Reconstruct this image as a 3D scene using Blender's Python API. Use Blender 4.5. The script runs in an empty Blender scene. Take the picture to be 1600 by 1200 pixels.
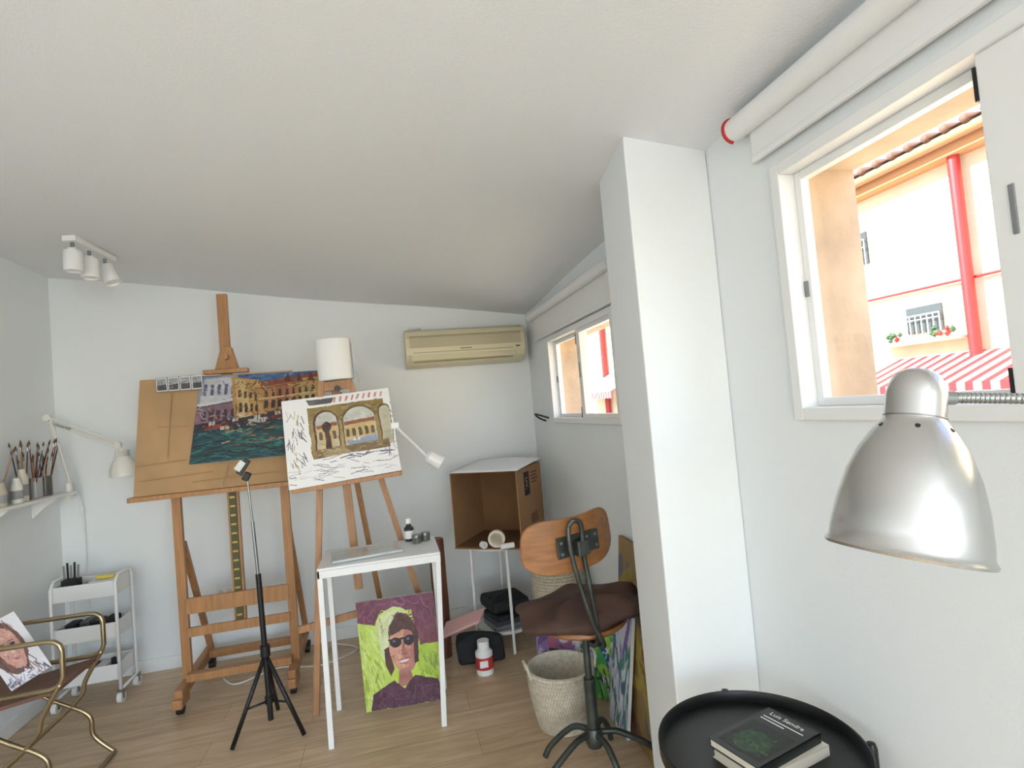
import bpy, math, random
import numpy as np
from mathutils import Vector, Matrix, Euler
random.seed(3); rng=np.random.default_rng(5)
sc=bpy.context.scene
sc.view_settings.view_transform='Standard'

# ------------------------------------------------------------ materials
def lin(c):
    out=[]
    for v in c[:3]:
        v=v/255.0
        out.append(v/12.92 if v<=.04045 else ((v+.055)/1.055)**2.4)
    return (*out,1)
MC={}
def M(name,rgb,rough=.5,metal=0,bump=0,bscale=80,var=0,vscale=6,vdark=None,stretch=None,aniso=0,coat=0,emit=0):
    if name in MC: return MC[name]
    m=bpy.data.materials.new(name); m.use_nodes=True; nt=m.node_tree; b=nt.nodes['Principled BSDF']
    b.inputs['Base Color'].default_value=lin(rgb); b.inputs['Roughness'].default_value=rough; b.inputs['Metallic'].default_value=metal
    if coat: b.inputs['Coat Weight'].default_value=coat
    if aniso: b.inputs['Anisotropic'].default_value=aniso
    tc=nt.nodes.new('ShaderNodeTexCoord'); mp=nt.nodes.new('ShaderNodeMapping'); nt.links.new(tc.outputs['Object'],mp.inputs[0])
    if stretch: mp.inputs['Scale'].default_value=stretch
    if var:
        n=nt.nodes.new('ShaderNodeTexNoise'); n.inputs['Scale'].default_value=vscale; n.inputs['Detail'].default_value=6
        nt.links.new(mp.outputs[0],n.inputs['Vector'])
        r=nt.nodes.new('ShaderNodeValToRGB'); r.color_ramp.elements[0].position=.3; r.color_ramp.elements[1].position=.7
        d=vdark if vdark else tuple(v*(1-var) for v in rgb)
        r.color_ramp.elements[0].color=lin(d); r.color_ramp.elements[1].color=lin(rgb)
        nt.links.new(n.outputs['Fac'],r.inputs[0]); nt.links.new(r.outputs[0],b.inputs['Base Color'])
    if bump:
        n2=nt.nodes.new('ShaderNodeTexNoise'); n2.inputs['Scale'].default_value=bscale; n2.inputs['Detail'].default_value=4
        nt.links.new(mp.outputs[0],n2.inputs['Vector'])
        bp=nt.nodes.new('ShaderNodeBump'); bp.inputs['Strength'].default_value=bump; bp.inputs['Distance'].default_value=.01
        nt.links.new(n2.outputs['Fac'],bp.inputs['Height']); nt.links.new(bp.outputs[0],b.inputs['Normal'])
    MC[name]=m; return m
def attr_mat(name,rough=.5):
    if name in MC: return MC[name]
    m=bpy.data.materials.new(name); m.use_nodes=True; nt=m.node_tree; b=nt.nodes['Principled BSDF']
    a=nt.nodes.new('ShaderNodeAttribute'); a.attribute_name='Col'
    nt.links.new(a.outputs['Color'],b.inputs['Base Color']); b.inputs['Roughness'].default_value=rough
    tc=nt.nodes.new('ShaderNodeTexCoord')
    n2=nt.nodes.new('ShaderNodeTexNoise'); n2.inputs['Scale'].default_value=60; nt.links.new(tc.outputs['Object'],n2.inputs['Vector'])
    bp=nt.nodes.new('ShaderNodeBump'); bp.inputs['Strength'].default_value=.3; bp.inputs['Distance'].default_value=.004
    nt.links.new(n2.outputs['Fac'],bp.inputs['Height']); nt.links.new(bp.outputs[0],b.inputs['Normal'])
    MC[name]=m; return m

wallm=M('plaster_wall',(235,239,240),.85,bump=.10,bscale=140)
ceilm=M('plaster_ceiling',(238,241,243),.9,bump=.16,bscale=150)
trimw=M('white_trim',(238,239,238),.4)
white=M('white_metal',(238,238,237),.35)
whitep=M('white_plastic',(234,233,230),.4)
beech=M('beech_wood',(188,136,88),.45,var=.16,vscale=5,stretch=(12,12,1.2),bump=.05)
beech2=M('pine_wood',(190,140,96),.5,var=.18,vscale=5,stretch=(14,14,1))
ply=M('plywood',(168,114,68),.35,var=.2,vscale=4,stretch=(2,10,14))
cardb=M('cardboard',(192,156,114),.85,var=.12,vscale=4)
cardb2=M('cardboard_box',(168,128,90),.85,var=.1,vscale=4)
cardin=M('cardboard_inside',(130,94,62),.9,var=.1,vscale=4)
black=M('black_plastic',(22,22,24),.45)
blackm=M('black_metal',(12,12,14),.38)
dark=M('dark_cloth',(34,34,38),.8)
greym=M('grey_metal',(150,154,152),.3,.9)
slot=M('slot_grey',(130,134,136),.5)
steel=M('stool_steel',(92,98,94),.42,.7,var=.3,vscale=14)
bronze=M('bronze_tube',(168,152,120),.28,.95)
alum=M('brushed_aluminium',(196,196,195),.24,1,aniso=.75)
brown=M('brown_cushion',(86,60,50),.75,bump=.2,bscale=40,var=.2,vscale=10)
leather=M('leather_seat',(128,92,74),.6,var=.2)
rope=M('cotton_rope',(226,216,196),.9,bump=.5,bscale=160,var=.14,vscale=60)
cream=M('ac_plastic',(216,208,176),.4)
cream2=M('ac_plastic_dark',(160,150,120),.5)
paper=M('paper',(240,240,238),.9)
salmon=M('salmon_render',(210,184,156),.9,var=.18,vscale=5,bump=.6,bscale=14)
red=M('red_paint',(158,24,22),.45)
redcap=M('red_cap',(190,36,34),.45)
pink=M('pink_plastic',(214,166,162),.5)
glassm=bpy.data.materials.new('window_glass'); glassm.use_nodes=True
nt=glassm.node_tree; nt.nodes.clear(); o=nt.nodes.new('ShaderNodeOutputMaterial'); mx=nt.nodes.new('ShaderNodeMixShader'); mx.inputs[0].default_value=.04
t=nt.nodes.new('ShaderNodeBsdfTransparent'); g=nt.nodes.new('ShaderNodeBsdfGlossy'); g.inputs['Roughness'].default_value=.02
nt.links.new(t.outputs[0],mx.inputs[1]); nt.links.new(g.outputs[0],mx.inputs[2]); nt.links.new(mx.outputs[0],o.inputs[0])

def floor_mat():
    m=bpy.data.materials.new('oak_vinyl_planks'); m.use_nodes=True; nt=m.node_tree; b=nt.nodes['Principled BSDF']
    tc=nt.nodes.new('ShaderNodeTexCoord')
    br=nt.nodes.new('ShaderNodeTexBrick'); br.inputs['Scale'].default_value=1; br.inputs['Brick Width'].default_value=1.2; br.inputs['Row Height'].default_value=.18
    br.inputs['Mortar Size'].default_value=.0012; br.inputs['Color1'].default_value=lin((214,189,157)); br.inputs['Color2'].default_value=lin((203,177,144)); br.inputs['Mortar'].default_value=lin((160,134,106)); br.offset=.37
    nt.links.new(tc.outputs['Object'],br.inputs['Vector'])
    mp=nt.nodes.new('ShaderNodeMapping'); mp.inputs['Scale'].default_value=(1.2,9,1); nt.links.new(tc.outputs['Object'],mp.inputs[0])
    n=nt.nodes.new('ShaderNodeTexNoise'); n.inputs['Scale'].default_value=2.2; n.inputs['Detail'].default_value=8; n.inputs['Distortion'].default_value=1.2; nt.links.new(mp.outputs[0],n.inputs['Vector'])
    r=nt.nodes.new('ShaderNodeValToRGB'); r.color_ramp.elements[0].position=.35; r.color_ramp.elements[0].color=(.78,.75,.70,1); r.color_ramp.elements[1].position=.65; r.color_ramp.elements[1].color=(1.03,1.03,1.03,1)
    nt.links.new(n.outputs['Fac'],r.inputs[0])
    mu=nt.nodes.new('ShaderNodeMixRGB'); mu.blend_type='MULTIPLY'; mu.inputs[0].default_value=1; nt.links.new(br.outputs['Color'],mu.inputs[1]); nt.links.new(r.outputs[0],mu.inputs[2])
    nt.links.new(mu.outputs[0],b.inputs['Base Color']); b.inputs['Roughness'].default_value=.42
    return m

# ------------------------------------------------------------ geometry helpers
def grp(name,loc=(0,0,0)):
    e=bpy.data.objects.new(name,None); e.location=loc; e.empty_display_size=.1; sc.collection.objects.link(e); e['_l']=list(loc); return e
def par(o,p):
    if p is not None:
        o.parent=p; o.matrix_parent_inverse=Matrix.Translation(Vector(p['_l'])).inverted()
    return o
def mk(name,vs,fs,mat,p=None,smooth=False,bevel=0,sub=0):
    vs=[Vector(v) for v in vs]
    c=sum(vs,Vector())/len(vs)
    me=bpy.data.meshes.new(name); me.from_pydata([v-c for v in vs],[],fs); me.update()
    ob=bpy.data.objects.new(name,me); ob.location=c; sc.collection.objects.link(ob)
    mats=mat if isinstance(mat,(list,tuple)) else [mat]
    for m_ in mats: me.materials.append(m_)
    if smooth:
        for q in me.polygons: q.use_smooth=True
    if bevel:
        b=ob.modifiers.new('b','BEVEL'); b.width=bevel; b.segments=2; b.limit_method='ANGLE'
    if sub:
        s=ob.modifiers.new('s','SUBSURF'); s.levels=sub; s.render_levels=sub
    return par(ob,p)
BF=[(0,1,3,2),(4,6,7,5),(0,4,5,1),(2,3,7,6),(0,2,6,4),(1,5,7,3)]
def boxv(c,s,R=None):
    vs=[]
    for x in (-.5,.5):
        for y in (-.5,.5):
            for z in (-.5,.5):
                v=Vector((x*s[0],y*s[1],z*s[2]))
                if R is not None: v=R@v
                vs.append(v+Vector(c))
    return vs
def box(name,c,s,mat,p=None,rot=None,bevel=0):
    R=Euler(rot).to_matrix() if rot else None
    return mk(name,boxv(c,s,R),BF,mat,p,bevel=bevel)
def bx(name,x0,x1,y0,y1,z0,z1,mat,p=None,bevel=0):
    return box(name,((x0+x1)/2,(y0+y1)/2,(z0+z1)/2),(x1-x0,y1-y0,z1-z0),mat,p,bevel=bevel)
def multibox(name,lst,mat,p=None,bevel=0):
    vs=[];fs=[]
    for (x0,x1,y0,y1,z0,z1) in lst:
        n=len(vs); vs+=boxv(((x0+x1)/2,(y0+y1)/2,(z0+z1)/2),(x1-x0,y1-y0,z1-z0)); fs+=[tuple(i+n for i in f) for f in BF]
    return mk(name,vs,fs,mat,p,bevel=bevel)
def frame(d,up=Vector((0,0,1))):
    d=d.normalized()
    if abs(d.dot(up))>.98: up=Vector((0,1,0))
    x=up.cross(d).normalized(); y=d.cross(x); return Matrix((x,y,d)).transposed()
def beam(name,a,b,w,d,mat,p=None,up=(0,1,0),bevel=.002):
    a=Vector(a);b=Vector(b); R=frame(b-a,Vector(up))
    return mk(name,boxv((a+b)/2,(w,d,(b-a).length),R),BF,mat,p,bevel=bevel)
def cat(pts,n=8,cyc=False):
    P=[Vector(p) for p in pts]; out=[]
    N=len(P)
    for i in range(N if cyc else N-1):
        if cyc: a,b,c,d=P[i-1],P[i],P[(i+1)%N],P[(i+2)%N]
        else: a,b,c,d=P[max(i-1,0)],P[i],P[i+1],P[min(i+2,N-1)]
        for k in range(n):
            t=k/n; out.append(.5*((2*b)+(c-a)*t+(2*a-5*b+4*c-d)*t*t+(3*b-a-3*c+d)*t**3))
    if not cyc: out.append(P[-1])
    return out
def tube(name,pts,r,mat,p=None,cyc=False,sm=False,seg=10,rf=None):
    P=cat(pts,8,cyc) if sm else [Vector(q) for q in pts]
    N=len(P); vs=[];fs=[]; prev=None
    for i,q in enumerate(P):
        if cyc: t=(P[(i+1)%N]-P[i-1])
        else: t=P[min(i+1,N-1)]-P[max(i-1,0)]
        t.normalize()
        if prev is None: x=frame(t).col[0].copy()
        else: x=(prev-t*prev.dot(t)).normalized()
        prev=x; y=t.cross(x); rr=r*(rf(i/(N-1)) if rf else 1)
        for k in range(seg):
            a=2*math.pi*k/seg; vs.append(q+x*math.cos(a)*rr+y*math.sin(a)*rr)
    for i in range(N if cyc else N-1):
        j=(i+1)%N
        for k in range(seg):
            l=(k+1)%seg; fs.append((i*seg+k,i*seg+l,j*seg+l,j*seg+k))
    if not cyc: fs.append(tuple(range(seg))[::-1]); fs.append(tuple((N-1)*seg+k for k in range(seg)))
    return mk(name,vs,fs,mat,p,smooth=True)
def lathe(name,prof,base,mat,p=None,axis=(0,0,1),seg=32,flat=False,sx=1,sy=1):
    R=frame(Vector(axis)); vs=[];fs=[]; n=len(prof)
    for (r,z) in prof:
        for k in range(seg):
            a=2*math.pi*k/seg; vs.append(Vector(base)+R@Vector((r*sx*math.cos(a),r*sy*math.sin(a),z)))
    for i in range(n-1):
        for k in range(seg):
            l=(k+1)%seg; fs.append((i*seg+k,i*seg+l,(i+1)*seg+l,(i+1)*seg+k))
    if prof[0][0]>1e-4: fs.append(tuple(range(seg))[::-1])
    if prof[-1][0]>1e-4: fs.append(tuple((n-1)*seg+k for k in range(seg)))
    ob=mk(name,vs,fs,mat,p,smooth=not flat)
    e=ob.modifiers.new('e','EDGE_SPLIT'); e.split_angle=math.radians(35)
    return ob
def cyl(name,a,b,r,mat,p=None,seg=24,r2=None):
    a=Vector(a);b=Vector(b); return lathe(name,[(r,0),(r2 if r2 is not None else r,(b-a).length)],a,mat,p,axis=b-a,seg=seg)
def slab(name,q,th,mat,p=None,bevel=0):
    q=[Vector(v) for v in q]; n=(q[1]-q[0]).cross(q[3]-q[0]).normalized()*th
    vs=q+[v-n for v in q]
    return mk(name,vs,[(0,1,2,3),(7,6,5,4),(0,4,5,1),(1,5,6,2),(2,6,7,3),(3,7,4,0)],mat,p,bevel=bevel)
def text(name,body,loc,right,up,size,mat,p=None,ext=.0003):
    cu=bpy.data.curves.new(name,'FONT'); cu.body=body; cu.size=size; cu.extrude=ext; cu.align_x='CENTER'; cu.align_y='CENTER'
    ob=bpy.data.objects.new(name,cu); sc.collection.objects.link(ob); cu.materials.append(mat)
    x=Vector(right).normalized(); n=x.cross(Vector(up)).normalized(); y=n.cross(x)
    R=Matrix((x,y,n)).transposed(); ob.matrix_world=Matrix.Translation(Vector(loc))@R.to_4x4()
    return par(ob,p)

class Art:
    def __init__(s,w,h,bg,warp=.012,seed=0):
        s.w,s.h=w,h; u=np.linspace(0,1,w); v=np.linspace(0,1,h); s.U,s.V=np.meshgrid(u,v)
        r=np.random.default_rng(seed); s.r=r
        a,b=s.n(9),s.n(9); s.Uw=s.U+warp*(a-.5)*2; s.Vw=s.V+warp*(b-.5)*2
        s.C=np.zeros((h,w,3))+np.array(bg,float)
    def n(s,k):
        out=np.zeros((s.h,s.w)); amp=1;tot=0
        for o in range(3):
            kk=k*2**o+2; g=s.r.random((kk,kk)); x=s.U*(kk-1.001); y=s.V*(kk-1.001); xi=x.astype(int); yi=y.astype(int); fx=x-xi; fy=y-yi
            fx=fx*fx*(3-2*fx); fy=fy*fy*(3-2*fy)
            out+=amp*((g[yi,xi]*(1-fx)+g[yi,xi+1]*fx)*(1-fy)+(g[yi+1,xi]*(1-fx)+g[yi+1,xi+1]*fx)*fy); tot+=amp; amp*=.5
        return out/tot
    def put(s,m,c,a=1):
        j=(s.n(14)-.5)*40; col=np.array(c,float)+j[...,None]
        s.C=np.where(m[...,None],s.C*(1-a)+col*a,s.C)
    def poly(s,pts,c,a=1):
        x,y=s.Uw,s.Vw; ins=np.zeros_like(x,bool); N=len(pts)
        for i in range(N):
            x1,y1=pts[i];x2,y2=pts[(i+1)%N]
            if y1==y2: continue
            cnd=((y1>y)!=(y2>y))&(x<(x2-x1)*(y-y1)/(y2-y1)+x1); ins^=cnd
        s.put(ins,c,a)
    def ell(s,cx,cy,rx,ry,c,a=1,inner=0):
        d=((s.Uw-cx)/rx)**2+((s.Vw-cy)/ry)**2; s.put((d<1)&(d>=inner),c,a)
    def arch(s,cx,top,bot,rx,c,a=1,asp=1.2):
        ry=rx*asp; cy=top+ry; d=((s.Uw-cx)/rx)**2+((s.Vw-cy)/ry)**2
        s.put(((d<1)&(s.Vw<=cy))|((abs(s.Uw-cx)<rx)&(s.Vw>cy)&(s.Vw<bot)),c,a)
    def line(s,p,q,t,c,a=1):
        p=np.array(p,float);q=np.array(q,float); d=q-p; L=d@d
        tt=np.clip(((s.Uw-p[0])*d[0]+(s.Vw-p[1])*d[1])/L,0,1)
        dist=np.hypot(s.Uw-p[0]-tt*d[0],s.Vw-p[1]-tt*d[1]); m=dist<t
        s.C=np.where(m[...,None],s.C*(1-a)+(np.array(c,float)+s.r.normal()*8)*a,s.C)
    def strokes(s,n,cols,x0,x1,y0,y1,L=.1,t=.006,ang=None,a=.8):
        for i in range(n):
            x=s.r.uniform(x0,x1);y=s.r.uniform(y0,y1);an=s.r.uniform(0,math.pi) if ang is None else ang+s.r.normal()*.3
            c=cols[s.r.integers(len(cols))]; l=L*s.r.uniform(.4,1)
            s.line((x,y),(x+math.cos(an)*l,y+math.sin(an)*l),t*s.r.uniform(.5,1.4),c,a)
    def mute(s,k,m):
        gm=s.C.mean(axis=2,keepdims=True); s.C=(s.C*(1-k)+gm*k)*m
    def mesh(s,name,q,p,off=.0015,rough=.5):
        q=[Vector(v) for v in q]
        TL,TR,BR,BL=q; n=(BL-TL).cross(TR-TL).normalized()
        vs=[];
        for j in range(s.h):
            v=j/(s.h-1)
            for i in range(s.w):
                u=i/(s.w-1); vs.append((TL*(1-u)+TR*u)*(1-v)+(BL*(1-u)+BR*u)*v+n*off)
        fs=[(j*s.w+i,(j+1)*s.w+i,(j+1)*s.w+i+1,j*s.w+i+1) for j in range(s.h-1) for i in range(s.w-1)]
        ob=mk(name,vs,fs,attr_mat('oil_paint',rough),p)
        c=np.clip(s.C,0,255)/255; c=np.where(c<=.04045,c/12.92,((c+.055)/1.055)**2.4)
        at=ob.data.color_attributes.new('Col','FLOAT_COLOR','POINT'); arr=np.ones((s.h*s.w,4),np.float32); arr[:,:3]=c.reshape(-1,3)
        at.data.foreach_set('color',arr.ravel()); return ob
def canvas(name,q,th,art,p,edge=None):
    TL,TR,BR,BL=[Vector(v) for v in q]
    slab(name+'_stretcher',[TL,BL,BR,TR],th,edge or paper,p)
    art.mesh(name+'_paint',[TL,TR,BR,BL],p)

# ------------------------------------------------------------ room shell
XL,XR,YB,YF=-1.99,1.04,3.92,-4.2
def cz(x,y): return 2.12+.118*(1.05-x)+.038*(3.92-y)
mk('floor',boxv(((XL+XR)/2,(YB+YF)/2,-.05),(XR-XL+.4,YB-YF+.4,.1)),BF,floor_mat())
nx,ny=40,80; vs=[];fs=[]
for j in range(ny):
    for i in range(nx):
        x=XL-.1+(XR-XL+.2)*i/(nx-1); y=YF-.1+(YB-YF+.2)*j/(ny-1)
        z=cz(x,y)+.014*math.sin(x*2.1+y*1.3)*math.sin(y*1.7-x)
        vs.append((x,y,z))
n0=len(vs); vs+=[(v[0],v[1],v[2]+.15) for v in vs]
for j in range(ny-1):
    for i in range(nx-1):
        a=j*nx+i; fs.append((a,a+nx,a+nx+1,a+1)); fs.append((n0+a,n0+a+1,n0+a+nx+1,n0+a+nx))
mk('ceiling',vs,fs,ceilm,smooth=True)
WT=.24; XO=XR+WT
bx('wall_back',XL-.2,XO,YB,YB+.2,0,2.85,wallm)
bx('wall_left',XL-.2,XL,YF-.2,YB,0,3.05,wallm)
RW=(-1.9,.8,.3,2.35)
multibox('wall_rear',[(XL,RW[0],YF-.2,YF,0,3.0),(RW[1],XO,YF-.2,YF,0,3.0),(RW[0],RW[1],YF-.2,YF,0,RW[2]),(RW[0],RW[1],YF-.2,YF,RW[3],3.0)],wallm)
g=grp('window_3',(0,YF,1.5))
for (a,b) in ((RW[0],RW[0]+.06),(RW[1]-.06,RW[1]),((RW[0]+RW[1])/2-.03,(RW[0]+RW[1])/2+.03)):
    bx('stile',a,b,YF-.12,YF-.06,RW[2],RW[3],trimw,g)
bx('rail_bottom',RW[0],RW[1],YF-.12,YF-.06,RW[2],RW[2]+.06,trimw,g); bx('rail_top',RW[0],RW[1],YF-.12,YF-.06,RW[3]-.06,RW[3],trimw,g)
W1=(.15,1.24,1.35,2.02); W2=(2.34,3.41,1.32,1.87); W4=(-3.7,-1.3,.8,2.1); H=2.7
multibox('wall_right',[(XR,XO,YF,W4[0],0,H),(XR,XO,W4[0],W4[1],0,W4[2]),(XR,XO,W4[0],W4[1],W4[3],H),(XR,XO,W4[1],W1[0],0,H),(XR,XO,W1[0],W1[1],0,W1[2]),(XR,XO,W1[0],W1[1],W1[3],H),(XR,XO,W1[1],W2[0],0,H),
   (XR,XO,W2[0],W2[1],0,W2[2]),(XR,XO,W2[0],W2[1],W2[3],H),(XR,XO,W2[1],YB,0,H)],wallm)
g=grp('added_fill_window',(XR,-2.5,1.45))  # unseen window added behind the camera to hold the side fill lamp
for (a,b) in ((W4[0],W4[0]+.05),(W4[1]-.05,W4[1]),(-2.53,-2.47)): bx('stile',XR+.10,XR+.16,a,b,W4[2],W4[3],trimw,g)
for (a,b) in ((W4[2],W4[2]+.05),(W4[3]-.05,W4[3])): bx('rail',XR+.10,XR+.16,W4[0],W4[1],a,b,trimw,g)
cv=[(.76,1.52),(1.04,1.52),(1.04,1.82),(.80,1.82)]
mk('wall_column',[(x,y,0) for x,y in cv]+[(x,y,cz(x,y)+.03) for x,y in cv],[(3,2,1,0),(4,5,6,7),(0,1,5,4),(1,2,6,5),(2,3,7,6),(3,0,4,7)],wallm,bevel=.006)
bx('baseboard_back',XL,XR,YB-.014,YB,0,.078,trimw,bevel=.003)
bx('baseboard_left',XL,XL+.014,YF,YB-.014,0,.078,trimw,bevel=.003)
bx('baseboard_right',XR-.014,XR,1.82,YB-.014,0,.078,trimw,bevel=.003)

def window(name,W,split,stile_w,n):
    y0,y1,z0,z1=W
    t=.008
    multibox('trim_%d'%n,[(XR+.072,XO+.01,y1-t,y1+.0,z0,z1),(XR+.072,XO+.01,y0,y0+t,z0,z1),(XR+.072,XO+.01,y0,y1,z1-t,z1),(XR+.072,XO+.02,y0,y1,z0,z0+t)],salmon)
    g=grp(name,(XR,(y0+y1)/2,(z0+z1)/2))
    f=.032; a,b=XR-.012,XR+.07
    multibox('outer_frame',[(a,b,y0,y0+f,z0,z1),(a,b,y1-f,y1,z0,z1),(a,b,y0+f,y1-f,z1-f,z1),(a,b,y0+f,y1-f,z0,z0+f)],trimw,g,bevel=.003)
    s=.022; c,d=XR+.035,XR+.06; Y0,Y1,Z0,Z1=split,y1-f,z0+f,z1-f
    multibox('sash_fixed',[(c,d,Y0,Y0+s,Z0,Z1),(c,d,Y1-s,Y1,Z0,Z1),(c,d,Y0+s,Y1-s,Z1-s,Z1),(c,d,Y0+s,Y1-s,Z0,Z0+s)],trimw,g,bevel=.002)
    bx('pane_fixed',c+.01,c+.014,Y0+s,Y1-s,Z0+s,Z1-s,glassm,g)
    c,d=XR-.002,XR+.028; Y0,Y1=y0+f,split+.01
    multibox('sash_sliding',[(c,d,Y0,Y0+s,Z0,Z1),(c,d,Y1-stile_w,Y1,Z0,Z1),(c,d,Y0+s,Y1-stile_w,Z1-s,Z1),(c,d,Y0+s,Y1-stile_w,Z0,Z0+s)],trimw,g,bevel=.002)
    bx('pane_sliding',c+.01,c+.014,Y0+s,Y1-stile_w,Z0+s,Z1-s,glassm,g)
    zc=(z0+z1)/2
    box('pull_recess',(c-.001,Y1-stile_w*.42,zc+.02),(.004,.010,.085),slot,g,bevel=.002)
    for zz in (Z0+.03,Z1-.05): bx('brush_seal',c-.002,XR+.034,Y1,Y1+.005,zz-.03,zz+.03,black,g)
    bx('latch',XR+.03,XR+.036,y1-f-.012,y1-f-.002,zc-.02,zc+.02,slot,g)
window('window_1',W1,.715,.078,1)
window('window_2',W2,2.86,.05,2)

def blind(name,y0,y1,zr,zb,r,cap):
    g=grp(name,(XR-.05,(y0+y1)/2,zr))
    X=XR-.006-r
    cyl('roller_tube',(X,y0,zr),(X,y1,zr),r,trimw,g,seg=40)
    if cap is redcap:
        tube('end_bracket_ring',[(X+r*1.04*math.sin(a),y1+.004,zr+r*1.04*math.cos(a)) for a in [math.pi*(1.05+.09*k) for k in range(11)]],.005,redcap,g)
        lathe('end_cap',[(r*.98,0),(r*.98,.004)],(X,y1,zr),whitep,g,axis=(0,1,0))
    else: lathe('end_cap',[(r*1.12,0),(r*1.12,.006)],(X,y1-.004,zr),cap,g,axis=(0,1,0))
    bx('fabric',XR-.02,XR-.016,y0+.03,y1-.04,zb,zr,trimw,g)
    bx('bottom_bar',XR-.026,XR-.012,y0+.03,y1-.04,zb-.008,zb+.010,trimw,g,bevel=.003)
    box('wall_bracket',(XR-.02,y1-.01,zr),(.04,.012,.03),whitep,g)
blind('roller_blind',.02,1.325,2.165,2.06,.032,redcap)
blind('roller_blind.001',2.25,3.68,2.05,1.885,.028,whitep)
g=grp('blind_chain_cleat',(XR,3.5,1.36))
tube('cleat_loop',[(XR-.004,3.52,1.35),(XR-.05,3.55,1.37),(XR-.07,3.62,1.38),(XR-.03,3.66,1.35),(XR-.004,3.60,1.33)],.006,black,g,sm=True)

# ------------------------------------------------------------ outside
fac=M('exterior_render',(220,202,168),.9,var=.12,vscale=2)
g=grp('neighbour_building',(6,8,0))
bx('facade',6,6.6,-6,22,-8,3.72,fac,g)
bx('eaves_cornice',5.8,6,-6,22,3.64,3.76,M('cornice',(176,124,78),.9),g)
cyl('gutter',(5.72,-6,3.78),(5.72,22,3.78),.055,M('gutter',(150,108,70),.6),g)
tile=M('roof_tile',(112,78,60),.9,var=.3,vscale=8)
mk('roof',[(5.65,-6,3.84),(5.65,22,3.84),(9.5,22,4.35),(9.5,-6,4.35)],[(0,1,2,3)],tile,g)
for k in range(60):
    y=2.5+.2*k; tube('roof_tile_ridge',[(5.64,y,3.86),(9.5,y,4.37)],.045,tile,g,seg=6)
mk('skylight',[(6.3,4.3,4.00),(6.3,5.1,4.00),(7.3,5.1,4.45),(7.3,4.3,4.45),(6.3,4.3,4.06),(6.3,5.1,4.06),(7.3,5.1,4.51),(7.3,4.3,4.51)],[(0,3,2,1),(4,5,6,7),(0,1,5,4),(1,2,6,5),(2,3,7,6),(3,0,4,7)],M('skylight_frame',(120,135,150),.3),g)
for (y,n) in ((4.43,1),(14.2,2)):
    cyl('downpipe',(5.9,y,-8),(5.9,y,3.75),.055 if n==1 else .075,red,g)
cyl('service_pipe',(5.95,3,2.35),(5.95,7,2.39),.016,red,g)
wd=M('dark_window',(60,64,64),.2); gril=M('grille_iron',(160,162,160),.5)
for (y0,y1,z0,z1) in ((4.80,5.22,1.88,2.18),(5.64,6.1,2.85,3.25),(9,9.8,.9,2.2),(11.5,12.3,.9,2.2)):
    bx('window_opening',5.98,6.02,y0,y1,z0,z1,wd,g)
    for k in range(7): cyl('grille_bar',(5.94,y0+(y1-y0)*k/6,z0-.04),(5.94,y0+(y1-y0)*k/6,z1-.1),.007,gril,g,seg=6)
    for zz in (z0-.04,(z0+z1)/2,z1-.1): cyl('grille_rail',(5.94,y0,zz),(5.94,y1,zz),.008,gril,g,seg=6)
awr=M('awning_red',(140,26,28),.8); aww=M('awning_white',(176,156,148),.8)
def awning(ya,yb,zt,zb,proj):
    N=int((yb-ya)/.075)
    for k in range(N):
        y=ya+k*.075; m=awr if k%2==0 else aww
        mk('awning_stripe',[(6,y,zt),(6,y+.075,zt),(6-proj,y+.075,zb),(6-proj,y,zb),(6-proj,y+.075,zb-.16),(6-proj,y,zb-.16)],[(0,1,2,3),(3,2,4,5)],m,g)
awning(3.2,5.42,1.61,1.31,.82); awning(7.5,10,1.3,.8,.9); awning(12,15.5,2.1,1.6,.9)
pl=M('leaf_green',(40,72,34),.6)
for k in range(22):
    y=random.choice((4.72,5.32))+random.uniform(-.12,.12); lathe('balcony_plant',[(0,-.03),(.032,0),(0,.04)],(5.86,y,1.82+random.random()*.08),pl if random.random()<.75 else red,g,seg=7)
bx('sill_ledge',5.82,5.98,4.5,5.5,1.755,1.78,fac,g)
bx('street_ground',-12,30,-15,40,-8.2,-8,M('street',(170,166,160),.9))

# ------------------------------------------------------------ air conditioner
g=grp('air_conditioner',(.56,3.82,1.9))
prof=[(0,.27),(-.10,.27),(-.155,.25),(-.185,.20),(-.19,.13),(-.185,.085),(-.165,.045),(-.12,.015),(-.05,0),(0,0)]
x0,x1=.145,.975; z0=1.765
vs=[(x0,YB+y,z0+z*.97) for y,z in prof]+[(x1,YB+y,z0+z*.97) for y,z in prof]; n=len(prof)
fs=[(i,i+n,(i+1)%n+n,(i+1)%n) for i in range(n)]+[tuple(range(n)),tuple(range(2*n-1,n-1,-1))]
mk('housing',vs,fs,cream,g,bevel=.006)
for k in range(10): bx('intake_slat',x0+.03,x1-.03,YB-.1935+.0006*k,YB-.175,z0+.128+k*.0085,z0+.1305+k*.0085,cream2,g)
box('outlet_flap',((x0+x1)/2-.02,YB-.181,z0+.063),(.72,.012,.05),cream,g,rot=(-.35,0,0),bevel=.003)
bx('outlet_gap_top',x0+.05,x1-.09,YB-.190,YB-.17,z0+.092,z0+.096,cream2,g)
bx('outlet_gap_bottom',x0+.05,x1-.09,YB-.160,YB-.14,z0+.030,z0+.036,cream2,g)
bx('label',x0+.37,x0+.45,YB-.1905,YB-.186,z0+.107,z0+.113,M('grey_mark',(120,118,104),.5),g)
bx('indicator',x1-.07,x1-.04,YB-.1905,YB-.184,z0+.10,z0+.108,dark,g)
tube('pipe_stub',[(x0+.03,YB-.03,z0+.26),(x0+.03,YB-.03,z0+.280),(x0+.12,YB-.03,z0+.280)],.008,whitep,g)

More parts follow.
